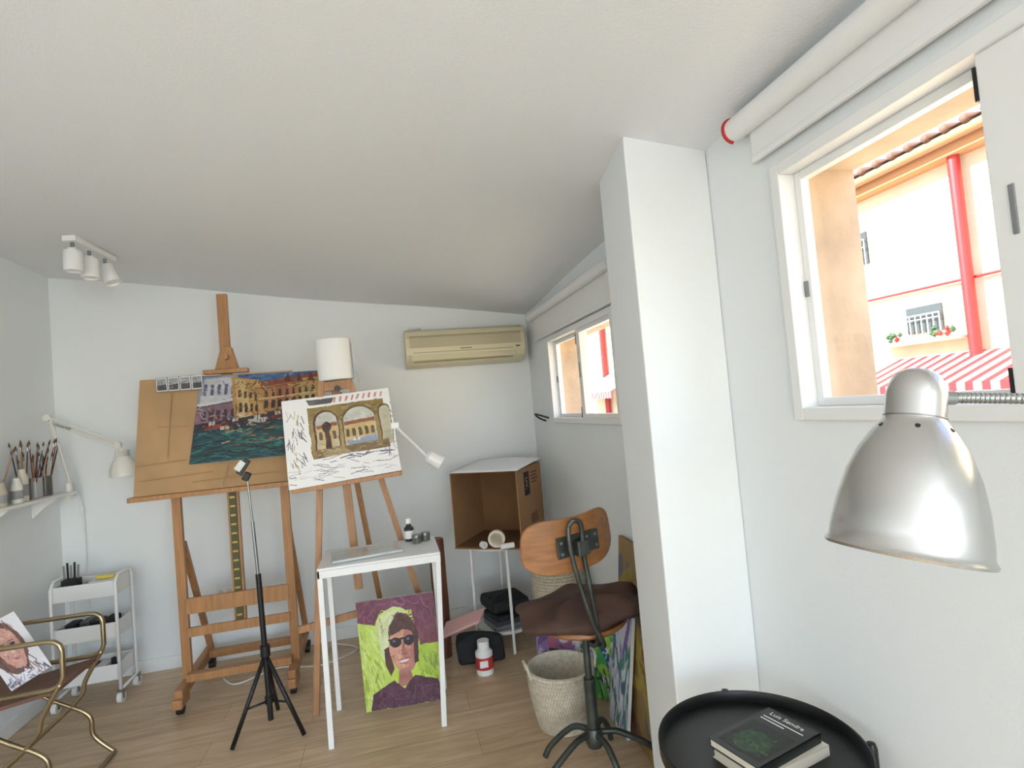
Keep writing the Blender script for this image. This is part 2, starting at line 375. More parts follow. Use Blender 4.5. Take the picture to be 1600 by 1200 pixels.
# ------------------------------------------------------------ ceiling spots
g=grp('ceiling_spotlight',(-1.415,3.15,2.44))
a=Vector((-1.425,2.99,cz(-1.425,2.99)-.014)); b=Vector((-1.385,3.31,cz(-1.385,3.31)-.014))
beam('mounting_bar',a,b,.06,.028,white,g,up=(0,0,1))
for k,(t_,ax) in enumerate(((.08,(0.0,0,-1)),(.46,(.03,-.05,-1)),(.84,(.40,-.1,-1)))):
    q=a.lerp(b,t_); ax=Vector(ax).normalized(); top=q+Vector((0,0,-.055))
    cyl('swivel_stem',q,top,.008,greym,g,seg=12)
    box('yoke',top,(.03,.02,.03),white,g)
    lathe('spot_head',[(0,0),(.036,0),(.04,.006),(.04,.10),(.034,.10),(.03,.09),(0,.09)],top,white,g,axis=ax)

# ------------------------------------------------------------ studio easel
g=grp('studio_easel',(-.89,3.5,0))
for nme,xx in (('left',-1.165),('right',-.61)):
    beam('post_'+nme,(xx,3.40,.10),(xx+.005,3.37,1.12),.045,.03,beech,g)
    beam('foot_'+nme,(xx,3.24,.10),(xx-.02,3.84,.10),.045,.06,beech,g,up=(0,0,1),bevel=.008)
    beam('foot_toe_'+nme,(xx,3.22,.065),(xx,3.34,.065),.05,.05,beech,g,up=(0,0,1),bevel=.008)
    beam('rear_strut_'+nme,(xx,3.80,.12),(xx,3.44,.85),.03,.03,beech,g)
    for yy in (3.27,3.80):
        cyl('caster_wheel',(xx-.014,yy,.03),(xx+.014,yy,.03),.03,black,g); box('caster_fork',(xx,yy,.055),(.036,.035,.03),black,g)
for z,h in ((.515,.085),(.375,.05)): bx('crossbar',-1.15,-.62,3.365,3.385,z-h/2,z+h/2,beech,g,bevel=.003)
bx('base_crossbar',-1.15,-.62,3.32,3.37,.13,.17,beech,g,bevel=.003)
bx('base_crossbar_rear',-1.15,-.62,3.70,3.75,.10,.14,beech,g,bevel=.003)
bx('mast_lower',-.915,-.855,3.395,3.42,.36,1.12,beech,g)
tape=M('mast_track',(78,80,48),.5,.2)
bx('mast_track',-.903,-.867,3.386,3.396,.40,1.11,tape,g)
for k in range(14): bx('track_mark',-.898,-.872,3.384,3.387,.42+k*.05,.43+k*.05,M('brass',(180,156,80),.4,.5),g)
bx('canvas_ledge',-1.36,-.52,3.27,3.40,1.115,1.14,beech,g,bevel=.003)
beam('mast_upper',(-.885,3.44,1.12),(-.90,3.50,2.25),.055,.028,beech,g)
mk('mast_block',[(-.945,3.43,1.80),(-.82,3.43,1.80),(-.855,3.44,1.93),(-.91,3.44,1.93),(-.945,3.47,1.80),(-.82,3.47,1.80),(-.855,3.48,1.93),(-.91,3.48,1.93)],[(0,1,2,3),(7,6,5,4),(0,4,5,1),(1,5,6,2),(2,6,7,3),(3,7,4,0)],beech,g,bevel=.004)
bx('top_clamp',-1.0,-.765,3.40,3.45,1.775,1.80,beech,g,bevel=.003)
cyl('knob',(-.88,3.39,1.87),(-.88,3.43,1.87),.018,beech,g)

g=grp('cardboard_backing',(-.95,3.33,1.45))
slab('sheet',[(-1.31,3.385,1.765),(-1.335,3.29,1.142),(-.56,3.29,1.142),(-.52,3.385,1.765)],.008,cardb,g)
sm_=M('scuff',(170,132,92),.9)
def onb(x,z): return Vector((x,3.29+(z-1.142)/.623*.095-.009,z))
for (x0_,z0_,x1_,z1_,w_) in ((-1.32,1.30,-1.08,1.31,.006),(-1.17,1.33,-1.15,1.68,.004),(-1.05,1.19,-.62,1.20,.006),(-1.30,1.22,-.95,1.235,.004),(-1.22,1.50,-1.06,1.49,.003),(-.9,1.16,-.87,1.26,.004)):
    beam('scuff',onb(x0_,z0_),onb(x1_,z1_),w_,.001,sm_,g,bevel=0)
g=grp('harbour_painting',(-.7,3.31,1.5))
A=Art(320,230,(30,50,70),warp=.010,seed=11)
A.poly([(0,0),(1,0),(1,.2),(0,.3)],(64,104,160)); A.strokes(30,[(90,130,180),(40,70,120),(120,150,180)],.3,.95,.0,.15,L=.12,t=.012,ang=0)
A.poly([(0,0),(.30,.0),(.32,.56),(0,.62)],(150,162,190)); A.poly([(.03,.03),(.27,.02),(.27,.30),(.02,.36)],(206,208,216)); A.poly([(0,.36),(.32,.30),(.34,.55),(0,.60)],(140,104,120))
for i in range(5):
    x=.04+.055*i; A.arch(x+.012,.10,.23,.013,(96,96,130)); A.arch(x+.02,.40,.53,.017,(70,44,60))
A.line((0,.34),(.32,.29),.008,(230,226,222)); A.line((0,.37),(.32,.32),.004,(70,60,90))
A.strokes(40,[(236,232,226),(180,190,214),(100,120,160),(196,150,110)],0,.28,.05,.55,L=.05,t=.004)
A.poly([(.25,.02),(.50,.08),(.56,.50),(.30,.55)],(206,154,76)); A.poly([(.28,.05),(.37,.07),(.43,.50),(.34,.53)],(220,186,118))
A.poly([(.50,.12),(1,.02),(1,.42),(.53,.47)],(198,136,64)); A.poly([(.5,.11),(1,.02),(1,.09),(.5,.17)],(150,70,40)); A.poly([(.8,.09),(1,.07),(1,.36),(.82,.38)],(210,168,92)); A.poly([(.62,.16),(.74,.13),(.75,.40),(.64,.42)],(186,106,60))
for i in range(4):
    x=.33+.045*i; A.arch(x,.18+.02*i,.27+.02*i,.011,(96,60,36)); A.arch(x+.01,.34+.01*i,.45,.013,(70,44,34))
for i in range(8):
    x=.55+.055*i; A.arch(x,.21-.005*i,.29-.005*i,.012,(70,44,34)); A.arch(x,.33-.006*i,.43-.006*i,.016,(50,34,34))
for i in range(3): x=.70+.1*i; A.poly([(x,.12),(x+.03,.0),(x+.06,.12)],(110,40,30))
A.line((.5,.31),(1,.25),.006,(232,204,140)); A.line((.5,.19),(1,.10),.004,(90,40,30))
A.strokes(90,[(226,184,96),(180,106,52),(120,60,34),(230,206,150),(196,90,54),(60,110,120)],.28,.95,.08,.42,L=.04,t=.004)
A.poly([(0,.56),(1,.42),(1,.52),(0,.66)],(44,38,52))
for (x,y,l,c) in ((.06,.60,.16,(160,50,34)),(.24,.575,.14,(30,30,44)),(.40,.56,.16,(196,190,184)),(.58,.53,.14,(130,44,36)),(.74,.51,.16,(40,60,90)),(.14,.66,.2,(24,26,40))):
    A.poly([(x,y-.02),(x+l,y-.035),(x+l*.88,y+.02),(x+l*.14,y+.03)],c); A.poly([(x+l*.3,y-.06),(x+l*.6,y-.065),(x+l*.62,y-.03),(x+l*.3,y-.02)],(214,200,180)); A.line((x+l*.45,y-.22),(x+l*.47,y),.003,(40,28,26))
A.strokes(60,[(180,56,34),(120,40,34),(220,120,60),(20,20,34),(230,224,214)],.05,.95,.47,.62,L=.04,t=.005,ang=-.1)
A.poly([(0,.68),(1,.54),(1,1),(0,1)],(16,78,82)); A.strokes(190,[(10,120,114),(8,50,66),(30,150,130),(6,32,48),(40,96,112)],-.05,.95,.62,1,L=.12,t=.008,ang=-.05)
A.strokes(60,[(206,150,80),(180,110,60),(226,200,150),(200,90,50)],.22,.9,.60,.84,L=.05,t=.005,ang=0); A.strokes(12,[(214,150,140),(150,60,50),(230,226,220)],.6,.95,.68,.82,L=.08,t=.009,ang=-.1); A.strokes(18,[(20,16,26)],0,.8,.66,.95,L=.14,t=.006,ang=0)
A.strokes(40,[(30,26,34),(50,34,30),(20,40,60)],.25,.95,.05,.55,L=.07,t=.004,a=.7)
A.mute(.14,.86)
canvas('canvas',[(-1.00,3.366,1.76),(-.375,3.366,1.752),(-.36,3.272,1.285),(-1.055,3.272,1.285)],.012,A,g)
g=grp('reference_photos',(-1.12,3.35,1.73))
A=Art(140,48,(120,120,122),seed=4,warp=.004)
for k in range(4):
    u0=k/4+.012; u1=k/4+.238
    A.poly([(u0,.03),(u1,.03),(u1,.97),(u0,.97)],(222,220,216)); A.poly([(u0+.015,.10),(u1-.015,.10),(u1-.015,.90),(u0+.015,.90)],(150,152,156)); A.poly([(u0+.015,.55),(u1-.015,.5),(u1-.015,.90),(u0+.015,.90)],(74,74,78))
    A.strokes(14,[(40,40,46),(110,108,106),(20,20,20),(196,194,190)],u0+.02,u1-.07,.16,.8,L=.06,t=.010)
A.mesh('photo_strip',[(-1.225,3.362,1.768),(-.985,3.348,1.772),(-.985,3.346,1.69),(-1.22,3.352,1.69)],g,off=.001)

# ------------------------------------------------------------ tripod easel
g=grp('tripod_easel',(-.2,3.1,0))
beam('leg_left',(-.46,2.98,0),(-.33,3.07,1.70),.03,.022,beech2,g)
beam('leg_right',(.20,3.10,0),(-.19,3.08,1.66),.03,.022,beech2,g)
beam('mast',(-.22,3.095,.55),(-.27,3.12,1.66),.04,.022,beech2,g)
beam('leg_rear',(-.1,3.62,0),(-.25,3.13,1.6),.03,.022,beech2,g)
beam('ledge',(-.50,2.985,1.115),(.05,2.985,1.15),.022,.06,beech2,g,up=(0,1,0))
beam('spreader_bar',(-.52,3.0,.42),(-.10,3.08,.445),.035,.018,beech2,g,up=(0,1,0))
beam('head_block',(-.33,3.085,1.635),(-.18,3.085,1.645),.05,.04,beech2,g,up=(0,1,0))
cyl('clamp_knob',(-.25,3.05,1.62),(-.25,3.0,1.62),.015,black,g)
g=grp('arches_painting',(-.24,3.02,1.36))
A=Art(300,250,(238,237,237),warp=.010,seed=21)
A.strokes(50,[(110,114,140),(150,150,164),(80,76,90),(150,130,110),(190,194,206)],0,.95,.80,.95,L=.12,t=.003,ang=0); A.strokes(40,[(90,84,96),(170,150,90),(80,80,100)],.03,.16,.1,.8,L=.12,t=.0035,ang=1.5)
A.strokes(34,[(190,190,200),(100,100,124),(80,80,90)],.88,1,.1,.8,L=.12,t=.003,ang=1.5)
for k in range(9): A.poly([(.48+k*.055,.03),(.500+k*.055,.03),(.482+k*.055,.09),(.462+k*.055,.09)],(190,110,106),.8)
A.poly([(.22,.03),(.48,.03),(.45,.09),(.24,.09)],(96,92,92)); A.strokes(20,[(120,126,146),(80,80,96)],.2,.9,.72,.78,L=.12,t=.005,ang=-.05)
A.poly([(.22,.12),(.93,.12),(.94,.70),(.23,.71)],(140,118,66))
A.strokes(90,[(172,146,82),(110,90,52),(156,130,68),(96,86,56),(128,124,84)],.22,.86,.12,.32,L=.07,t=.005,ang=0)
A.arch(.375,.17,.66,.115,(84,50,38)); A.arch(.38,.19,.66,.10,(196,196,188))
A.arch(.68,.16,.66,.165,(104,78,48),asp=1.1); A.arch(.685,.18,.66,.150,(200,202,192),asp=1.1)
A.arch(.925,.18,.66,.06,(104,78,48)); A.arch(.93,.20,.66,.05,(190,186,162))
for (xa,xb) in ((.285,.475),(.54,.83)):
    A.poly([(xa,.34),(xb,.32),(xb,.37),(xa,.385)],(154,96,72)); A.poly([(xa,.38),(xb,.365),(xb,.52),(xa,.53)],(202,176,120))
    n_=max(2,int((xb-xa)/.052))
    for k in range(n_): A.arch(xa+(k+.5)*(xb-xa)/n_,.42,.515,.016,(100,84,66))
    A.poly([(xa,.525),(xb,.515),(xb,.66),(xa,.66)],(200,182,142))
A.poly([(.54,.56),(.82,.53),(.84,.60),(.58,.63)],(150,164,186)); A.ell(.64,.55,.035,.02,(226,224,216)); A.ell(.64,.535,.012,.03,(160,160,140))
A.poly([(.36,.40),(.40,.40),(.41,.64),(.355,.64)],(80,50,40)); A.ell(.38,.37,.045,.06,(66,42,36))
A.poly([(.22,.62),(.94,.60),(.94,.70),(.23,.71)],(130,106,72)); A.poly([(.3,.63),(.5,.62),(.6,.70),(.34,.71)],(172,150,110)); A.strokes(40,[(200,186,146),(100,82,60),(140,140,120)],.24,.9,.60,.7,L=.06,t=.004,ang=-.05)
for x in (.235,.495,.84): A.poly([(x,.30),(x+.025,.30),(x+.03,.67),(x,.67)],(164,142,88))
A.strokes(70,[(120,110,80),(184,166,120),(84,70,56)],.24,.9,.15,.68,L=.04,t=.003,a=.6)
canvas('board',[(-.535,3.055,1.575),(.01,3.055,1.605),(.045,2.955,1.165),(-.51,2.955,1.125)],.006,A,g)
g=grp('paper_towel_roll',(-.255,3.08,1.66))
lathe('roll',[(.022,.0),(.088,.0),(.092,.005),(.093,.215),(.088,.22),(.022,.22)],(-.255,3.085,1.668),paper,g,axis=(-.03,0,1),seg=40)
mk('loose_sheet',[(-.17,3.05,1.875),(-.163,3.10,1.875),(-.155,3.04,1.75),(-.15,3.10,1.75),(-.135,3.03,1.645),(-.145,3.1,1.65)],[(0,1,3,2),(2,3,5,4)],paper,g,smooth=True)
g=grp('clip_spotlight',(.15,3.0,1.25))
box('clip',(.03,2.99,1.40),(.04,.04,.03),white,g)
cyl('arm',(.03,2.985,1.40),(.19,3.0,1.215),.006,white,g,seg=10)
lathe('lamp_head',[(0,0),(.02,.0),(.036,.015),(.04,.09),(.034,.09),(0,.07)],(.185,3.0,1.225),white,g,axis=(.8,-.1,-.55))

# ------------------------------------------------------------ phone tripod
g=grp('camera_tripod',(-.65,2.88,0))
cyl('leg_tube_lower',(-.652,2.90,.06),(-.665,2.90,.75),.013,black,g,seg=12)
cyl('column_middle',(-.664,2.90,.70),(-.675,2.90,1.0),.008,greym,g,seg=12); cyl('column_top',(-.675,2.90,1.0),(-.685,2.90,1.2),.005,greym,g,seg=12)
lathe('collar',[(0,0),(.022,0),(.022,.05),(0,.05)],(-.657,2.90,.36),black,g); lathe('collar_low',[(0,0),(.02,0),(.02,.03),(0,.03)],(-.653,2.90,.14),black,g)
for fx,fy in ((-.80,2.80),(-.49,2.80),(-.66,3.10)):
    tube('leg',[(-.657,2.90,.37),(fx,fy,.01)],.01,black,g); m_=Vector((-.657,2.90,.37)).lerp(Vector((fx,fy,.01)),.6)
    tube('brace',[(-.653,2.90,.15),m_],.005,black,g)
box('ball_head',(-.688,2.90,1.22),(.03,.03,.04),black,g,rot=(0,.5,0),bevel=.004)
beam('phone_clamp',(-.72,2.89,1.235),(-.675,2.89,1.30),.03,.015,black,g)
box('clamp_pad',(-.71,2.885,1.275),(.05,.012,.03),greym,g,rot=(0,-.9,0))

# ------------------------------------------------------------ white side table
g=grp('side_table',(-.08,2.85,0))
tx0,tx1,ty0,ty1,tz=-.365,.19,2.645,3.005,.795
bx('top',tx0,tx1,ty0,ty1,tz-.012,tz,white,g,bevel=.004)
multibox('apron',[(tx0,tx1,ty0,ty0+.012,tz-.045,tz-.012),(tx0,tx1,ty1-.012,ty1,tz-.045,tz-.012),(tx0,tx0+.012,ty0,ty1,tz-.045,tz-.012),(tx1-.012,tx1,ty0,ty1,tz-.045,tz-.012)],white,g,bevel=.002)
for k,(a,b) in enumerate((((tx0+.012,ty0+.012),(-.355,2.66)),((tx1-.012,ty0+.012),(.145,2.65)),((tx0+.012,ty1-.012),(-.35,2.99)),((tx1-.012,ty1-.012),(.18,2.99)))):
    beam('leg_%d'%k,(b[0],b[1],0),(a[0],a[1],tz-.012),.024,.024,white,g)
g=grp('glass_palette',(-.18,2.82,.8)); slab('plate',[(-.32,2.87,.809),(-.30,2.69,.809),(.02,2.74,.809),(-.03,2.92,.809)],.012,M('palette_glass',(206,212,210),.12,.1,coat=1,var=.1,vscale=9),g,bevel=.002)
g=grp('oil_bottle',(.06,2.95,.795))
lathe('bottle_body',[(0,0),(.024,0),(.026,.01),(.026,.065),(.012,.082),(.012,.092)],(.06,2.96,.796),M('dark_glass',(36,40,34),.1,coat=1),g); cyl('cap',(.06,2.96,.886),(.06,2.96,.912),.015,white,g)
lathe('label',[(.0265,.015),(.0265,.055)],(.06,2.96,.796),whitep,g)
for k,(x,y) in enumerate(((.095,2.89),(.14,2.92))):
    g=grp('medium_jar' if k==0 else 'medium_jar.001',(x,y,.795)); lathe('jar',[(0,0),(.024,0),(.024,.028),(.02,.032)],(x,y,.796),M('jar_glass',(90,96,84),.1,coat=1),g); cyl('lid',(x,y,.826),(x,y,.838),.024,greym,g)
# ------------------------------------------------------------ sunglasses portrait
g=grp('portrait_painting',(0,2.9,.27))
A=Art(200,260,(190,214,80),warp=.012,seed=33)
A.poly([(0,0),(1,0),(1,.36),(.74,.36),(.7,.14),(.3,.1),(.22,.24),(0,.20)],(112,52,80)); A.poly([(.74,.3),(1,.28),(1,.48),(.76,.48)],(120,64,80)); A.strokes(90,[(136,80,104),(94,40,64),(120,72,76),(114,52,82),(150,100,120)],0,.95,0,.19,L=.12,t=.007,a=.6)
A.poly([(0,.20),(.3,.26),(.35,1),(0,1)],(190,212,96)); A.poly([(.7,.48),(1,.46),(1,.82),(.7,.7)],(166,196,62)); A.strokes(90,[(210,228,130),(156,182,58),(218,232,160),(130,150,64)],0,.26,.26,.95,L=.12,t=.008,ang=1.3,a=.6); A.strokes(30,[(136,160,52),(204,222,114),(120,130,64)],.72,.95,.5,.78,L=.10,t=.008,ang=1.3,a=.6)
A.ell(.47,.30,.25,.21,(206,218,146)); A.ell(.53,.38,.22,.23,(78,42,40)); A.poly([(.26,.24),(.40,.12),(.50,.14),(.38,.28),(.36,.5),(.31,.60),(.26,.5)],(212,220,172)); A.strokes(30,[(222,226,180),(180,190,120),(150,130,90)],.28,.44,.15,.42,L=.09,t=.006,ang=1.9,a=.7); A.strokes(30,[(116,64,52),(54,28,32),(96,54,60)],.42,.66,.16,.30,L=.10,t=.006,ang=.4)
A.ell(.53,.47,.165,.225,(214,158,132)); A.ell(.61,.5,.085,.19,(178,114,104)); A.poly([(.40,.25),(.55,.19),(.69,.25),(.70,.34),(.55,.31),(.40,.35)],(74,40,40))
A.strokes(60,[(232,184,156),(200,136,116),(164,104,100),(224,170,134),(180,124,130)],.40,.66,.38,.64,L=.04,t=.006,a=.55)
A.ell(.45,.415,.075,.048,(24,16,24)); A.ell(.625,.408,.075,.048,(30,18,28)); A.line((.37,.39),(.70,.38),.010,(24,16,22)); A.ell(.43,.40,.02,.012,(110,90,120)); A.ell(.61,.395,.02,.012,(110,90,120)); A.poly([(.535,.43),(.56,.43),(.575,.525),(.52,.525)],(160,100,90)); A.line((.52,.53),(.575,.53),.005,(116,66,66))
A.poly([(.47,.585),(.60,.575),(.57,.605),(.50,.61)],(226,212,208)); A.line((.465,.58),(.61,.568),.005,(140,56,66)); A.line((.49,.615),(.58,.607),.005,(156,70,76)); A.poly([(.46,.67),(.6,.65),(.64,.82),(.42,.82)],(170,112,100))
A.poly([(.30,.47),(.36,.45),(.40,.66),(.35,.72),(.30,.62)],(84,46,44)); A.poly([(.69,.35),(.74,.42),(.72,.62),(.66,.64)],(70,38,40))
A.poly([(.06,1),(.1,.86),(.38,.76),(.5,.84),(.66,.74),(.94,.80),(1,1)],(82,42,64)); A.strokes(80,[(108,62,86),(64,34,52),(132,88,112),(94,64,82)],.1,.9,.83,1,L=.12,t=.006,a=.6)
BL_=Vector((-.212,2.885,.012)); BR_=Vector((.175,2.840,.020)); UP_=Vector((-.022,.072,.512))
canvas('canvas',[BL_+UP_,BR_+UP_,BR_,BL_],.018,A,g)
g=grp('wooden_plinth',(.225,3.36,0))
lathe('log',[(0,0),(.045,0),(.048,.3),(.045,.69),(.04,.695),(0,.695)],(.222,3.38,0),M('reddish_wood',(132,82,58),.5,var=.3,vscale=6,stretch=(6,6,1)),g)
# ------------------------------------------------------------ round white stand + box
sx,sy=.62,3.45
g=grp('round_stand',(sx,sy,0))
lathe('tray_top',[(0,0),(.20,0),(.205,.0),(.205,.025),(.199,.025),(.199,.006),(0,.006)],(sx,sy,.60),white,g,seg=48)
lathe('tray_bottom',[(0,0),(.18,0),(.185,.02),(.179,.02),(.179,.006),(0,.006)],(sx,sy,.10),white,g,seg=48)
for k,a in enumerate((-1.57,-2.75,-.4,1.4)):
    cx,cy=sx+.212*math.cos(a),sy+.212*math.sin(a)
    cyl('leg_%d'%k,(cx,cy,0),(cx,cy,.62),.009,white,g,seg=12)
g=grp('dark_laptop_case',(sx,sy,.107))
sl=M('slate_fabric',(66,70,76),.8)
for k in range(3): box('folder',(sx+.005*k,sy-.02,.122+k*.030),(.23,.20,.028),[M('mag_grey',(120,122,126),.5),sl,dark][k],g,rot=(0,0,.2+.08*k),bevel=.008)
box('case',(sx,sy-.01,.245),(.26,.20,.075),dark,g,rot=(.10,.08,.3),bevel=.025)
tube('case_handle',[(sx-.10,sy-.11,.27),(sx-.07,sy-.13,.33),(sx+.04,sy-.12,.34),(sx+.08,sy-.10,.28)],.008,dark,g,sm=True)
g=grp('cardboard_box',(.64,3.44,.63))
Rz=Matrix.Rotation(math.radians(-34),3,'Z'); bc=Vector((.635,3.43,.626)); bw,bd,bh=.435,.43,.45
def L(x,y,z): return bc+Rz@Vector((x,y,z))
def bslab(n,x0,x1,y0,y1,z0,z1,m):
    vs=[L(x,y,z) for x in (x0,x1) for y in (y0,y1) for z in (z0,z1)]; mk(n,vs,BF,m,g)
th=.006
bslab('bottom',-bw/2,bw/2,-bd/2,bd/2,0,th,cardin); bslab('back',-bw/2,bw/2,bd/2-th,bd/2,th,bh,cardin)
bslab('side_left',-bw/2,-bw/2+th,-bd/2,bd/2-th,th,bh,cardb2); bslab('side_right',bw/2-th,bw/2,-bd/2,bd/2-th,th,bh,cardb2)
bslab('top',-bw/2,bw/2,-bd/2,bd/2,bh-th,bh,cardb2)
n_=9; vs=[];fs=[]
for i in range(n_):
    for j in range(n_):
        u=i/(n_-1)*2-1; v=j/(n_-1)*2-1; vs.append(L(u*(bw/2+.012),v*(bd/2+.01)-.006,bh+.003+.016*(1-u*u)*(1+v)*.5+.01*(1+v)))
fs=[(i*n_+j,(i+1)*n_+j,(i+1)*n_+j+1,i*n_+j+1) for i in range(n_-1) for j in range(n_-1)]
s_=mk('paper_cover',vs,fs,paper,g,smooth=True); s_.modifiers.new('s','SOLIDIFY').thickness=.003
bslab('flap_bottom',-bw/2+.01,bw/2-.01,-bd/2-.03,-bd/2,0,.004,cardb2)
rt=Rz@Vector((0,1,0))
bslab('mark_patch',bw/2,bw/2+.0012,-.10,-.01,bh-.17,bh-.03,dark)
text('mark_text','uv.',L(bw/2+.0018,-.055,bh-.10),(0,0,-1),rt,.07,cardb,g)
for k in range(4): bslab('print_line',bw/2,bw/2+.001,.03,.03+.11-.02*(k%2),bh-.05-k*.02,bh-.044-k*.02,dark)
bslab('print_block',bw/2,bw/2+.001,-.02,.10,.10,.16,M('print_grey',(120,88,60),.8))
def ring(name,c,R_,r_,h,ax,mat):
    g=grp(name,c); lathe('tape',[(r_,0),(R_,0),(R_,h),(r_,h),(r_,0)],c,mat,g,axis=ax)
tp=M('masking_tape',(226,218,196),.6)
ring('tape_roll',(.56,3.20,.684),.050,.036,.03,(.3,1,0),tp); ring('tape_roll.001',(.49,3.215,.654),.020,.011,.03,(-.3,1,.0),paper)
g=grp('paper_tube',(.59,3.17,.65)); cyl('tube',(.57,3.145,.650),(.65,3.15,.650),.016,paper,g)

# ------------------------------------------------------------ floor clutter
g=grp('black_bag',(.38,3.26,0))
mk('bag',[(.285,3.20,0),(.55,3.17,0),(.56,3.225,0),(.30,3.30,0),(.27,3.21,.13),(.54,3.18,.14),(.55,3.22,.15),(.29,3.30,.16),(.26,3.25,.08),(.40,3.22,.18)],[(0,1,5,4),(1,2,6,5),(2,3,7,6),(3,0,4,7),(4,5,9),(5,6,9),(6,7,9),(7,4,9),(3,2,1,0)],dark,g,bevel=.02)
g=grp('pink_tray',(.33,3.28,.22))
slab('tray',[(.185,3.16,.195),(.41,3.14,.26),(.46,3.22,.305),(.235,3.26,.245)],.02,pink,g,bevel=.008)
g=grp('paint_bottle',(.425,3.09,0))
lathe('bottle',[(0,0),(.046,0),(.048,.01),(.048,.115),(.03,.135),(.03,.14)],(.415,3.08,0),white,g); cyl('cap',(.415,3.08,.14),(.415,3.08,.175),.033,white,g)
lathe('label',[(.0488,.03),(.0488,.095)],(.415,3.08,0),M('label_red',(190,60,60),.5),g); box('label_text_panel',(.405,3.032,.065),(.045,.004,.035),paper,g)
g=grp('power_outlet',(-1.10,YB,.42)); bx('plate',-1.15,-1.05,YB-.01,YB,.38,.46,whitep,g,bevel=.003)
for xx in (-1.125,-1.075): lathe('socket',[(0,0),(.017,0),(.017,.003),(0,.003)],(xx,YB-.01,.42),M('socket_grey',(200,200,198),.4),g,axis=(0,-1,0))
g=grp('white_cable',(-.7,3.6,0)); tube('cable',[(-1.05,3.6,.006),(-.95,3.5,.006),(-.75,3.62,.006),(-.5,3.55,.006),(-.3,3.7,.006),(-.45,3.85,.006)],.004,white,g,sm=True)

# ------------------------------------------------------------ drafting stool
g=grp('drafting_stool',(.69,2.10,0))
c=Vector((.69,2.11,0))
cyl('stem_lower',c+Vector((0,0,.10)),c+Vector((0,0,.36)),.022,steel,g); cyl('stem_screw',c+Vector((0,0,.34)),c+Vector((0,0,.55)),.014,steel,g)
lathe('hub',[(0,0),(.03,0),(.036,.02),(.036,.05),(.028,.07),(0,.07)],c+Vector((0,0,.10)),steel,g)
for k,a in enumerate((-2.75,-.25,.9,-1.4)):
    d=Vector((math.cos(a),math.sin(a),0)); R_=(.27,.26,.20,.20)[k]
    tube('leg_%d'%k,[c+d*.02+Vector((0,0,.15)),c+d*.10+Vector((0,0,.145)),c+d*R_*.85+Vector((0,0,.08)),c+d*R_+Vector((0,0,.012))],.012,steel,g,sm=True)
tube('leg_4',[c+Vector((-.01,.02,.15)),c+Vector((-.06,.08,.14)),c+Vector((-.14,.13,.06)),c+Vector((-.17,.14,.012))],.012,steel,g,sm=True)
sz=.55
lathe('seat_plate',[(0,0),(.17,0),(.18,.01),(.175,.022),(0,.022)],(.70,2.17,sz),ply,g)
vs=[];fs=[];NU,NV=64,18
for j in range(NV+1):
    ph=-math.pi/2+math.pi*j/NV
    for i in range(NU):
        a=2*math.pi*i/NU; sq=1/max(abs(math.cos(a))**4+abs(math.sin(a))**4,1e-6)**.25
        rr=(.262*sq*.92)*(abs(math.cos(ph))**.5)*(1+.035*math.sin(6*a)+.015*math.sin(11*a)); x=rr*math.cos(a)*1.05; y=rr*math.sin(a)*.78
        z=.046*math.sin(ph)*(1+.3*math.cos(8*x/.25)*math.cos(8*y/.25))+ .012*math.sin(5*a)*min(1,rr/.15)+.25*x*x
        if x<0: z-=.12*abs(x)
        vs.append(Vector((.700,2.165,sz+.064))+Vector((x,y,z)))
for j in range(NV):
    for i in range(NU): fs.append((j*NU+i,j*NU+(i+1)%NU,(j+1)*NU+(i+1)%NU,(j+1)*NU+i))
mk('cushion',vs,fs,brown,g,smooth=True)
Rb=Matrix.Rotation(math.radians(14),3,'Z')@Matrix.Rotation(math.radians(-3),3,'Y'); bc2=Vector((.640,1.95,.927)); vs=[];fs=[];N1,N2=24,10
for s_ in (0,1):
    for j in range(N2+1):
        v=j/N2*2-1
        for i in range(N1+1):
            u=i/N1*2-1; hw=.205*(1-.10*abs(v)**4-.03*(v+1)); hh=.100*(1-.26*abs(u)**6)
            x=u*hw; z=v*hh+.01*u*u; y=.055*(x/.18)**2+ (.012 if s_ else 0)
            vs.append(bc2+Rb@Vector((x,y-.0,z)))
W_=N1+1; T=W_*(N2+1)
for j in range(N2):
    for i in range(N1):
        a=j*W_+i; fs.append((a,a+1,a+W_+1,a+W_)); fs.append((T+a,T+a+W_,T+a+W_+1,T+a+1))
for i in range(N1): fs.append((i,T+i,T+i+1,i+1)); a=N2*W_+i; fs.append((a,a+1,T+a+1,T+a))
for j in range(N2): a=j*W_; fs.append((a,a+W_,T+a+W_,T+a)); a=a+N1; fs.append((a,T+a,T+a+W_,a+W_))
mk('backrest',vs,fs,ply,g,smooth=False,bevel=.003)
mk('bracket_plate',boxv(bc2+Rb@Vector((0,-.005,.0)),(.18,.006,.075),Rb),BF,steel,g,bevel=.002)
for dx in (-.075,-.035,.035,.075):
    for dz in (-.02,.02):
        q=bc2+Rb@Vector((dx,-.008,dz)); cyl('rivet',q,q+Rb@Vector((0,-.006,0)),.006,greym,g,seg=10)
mk('clamp_block',boxv(bc2+Rb@Vector((.0,-.026,-.01)),(.05,.035,.055),Rb),BF,steel,g,bevel=.004)
tube('support_bar_left',[(.600,1.915,1.0),(.620,1.91,1.02),(.648,1.915,1.0),(.650,1.92,.90),(.665,1.92,.75),(.685,1.94,.60),(.69,2.0,.53),(.69,2.11,.53)],.009,steel,g,sm=True)
tube('support_bar_right',[(.600,1.915,1.0),(.597,1.91,.95),(.610,1.91,.85),(.655,1.91,.66),(.700,1.93,.56),(.707,2.0,.53),(.70,2.11,.535)],.009,steel,g,sm=True)

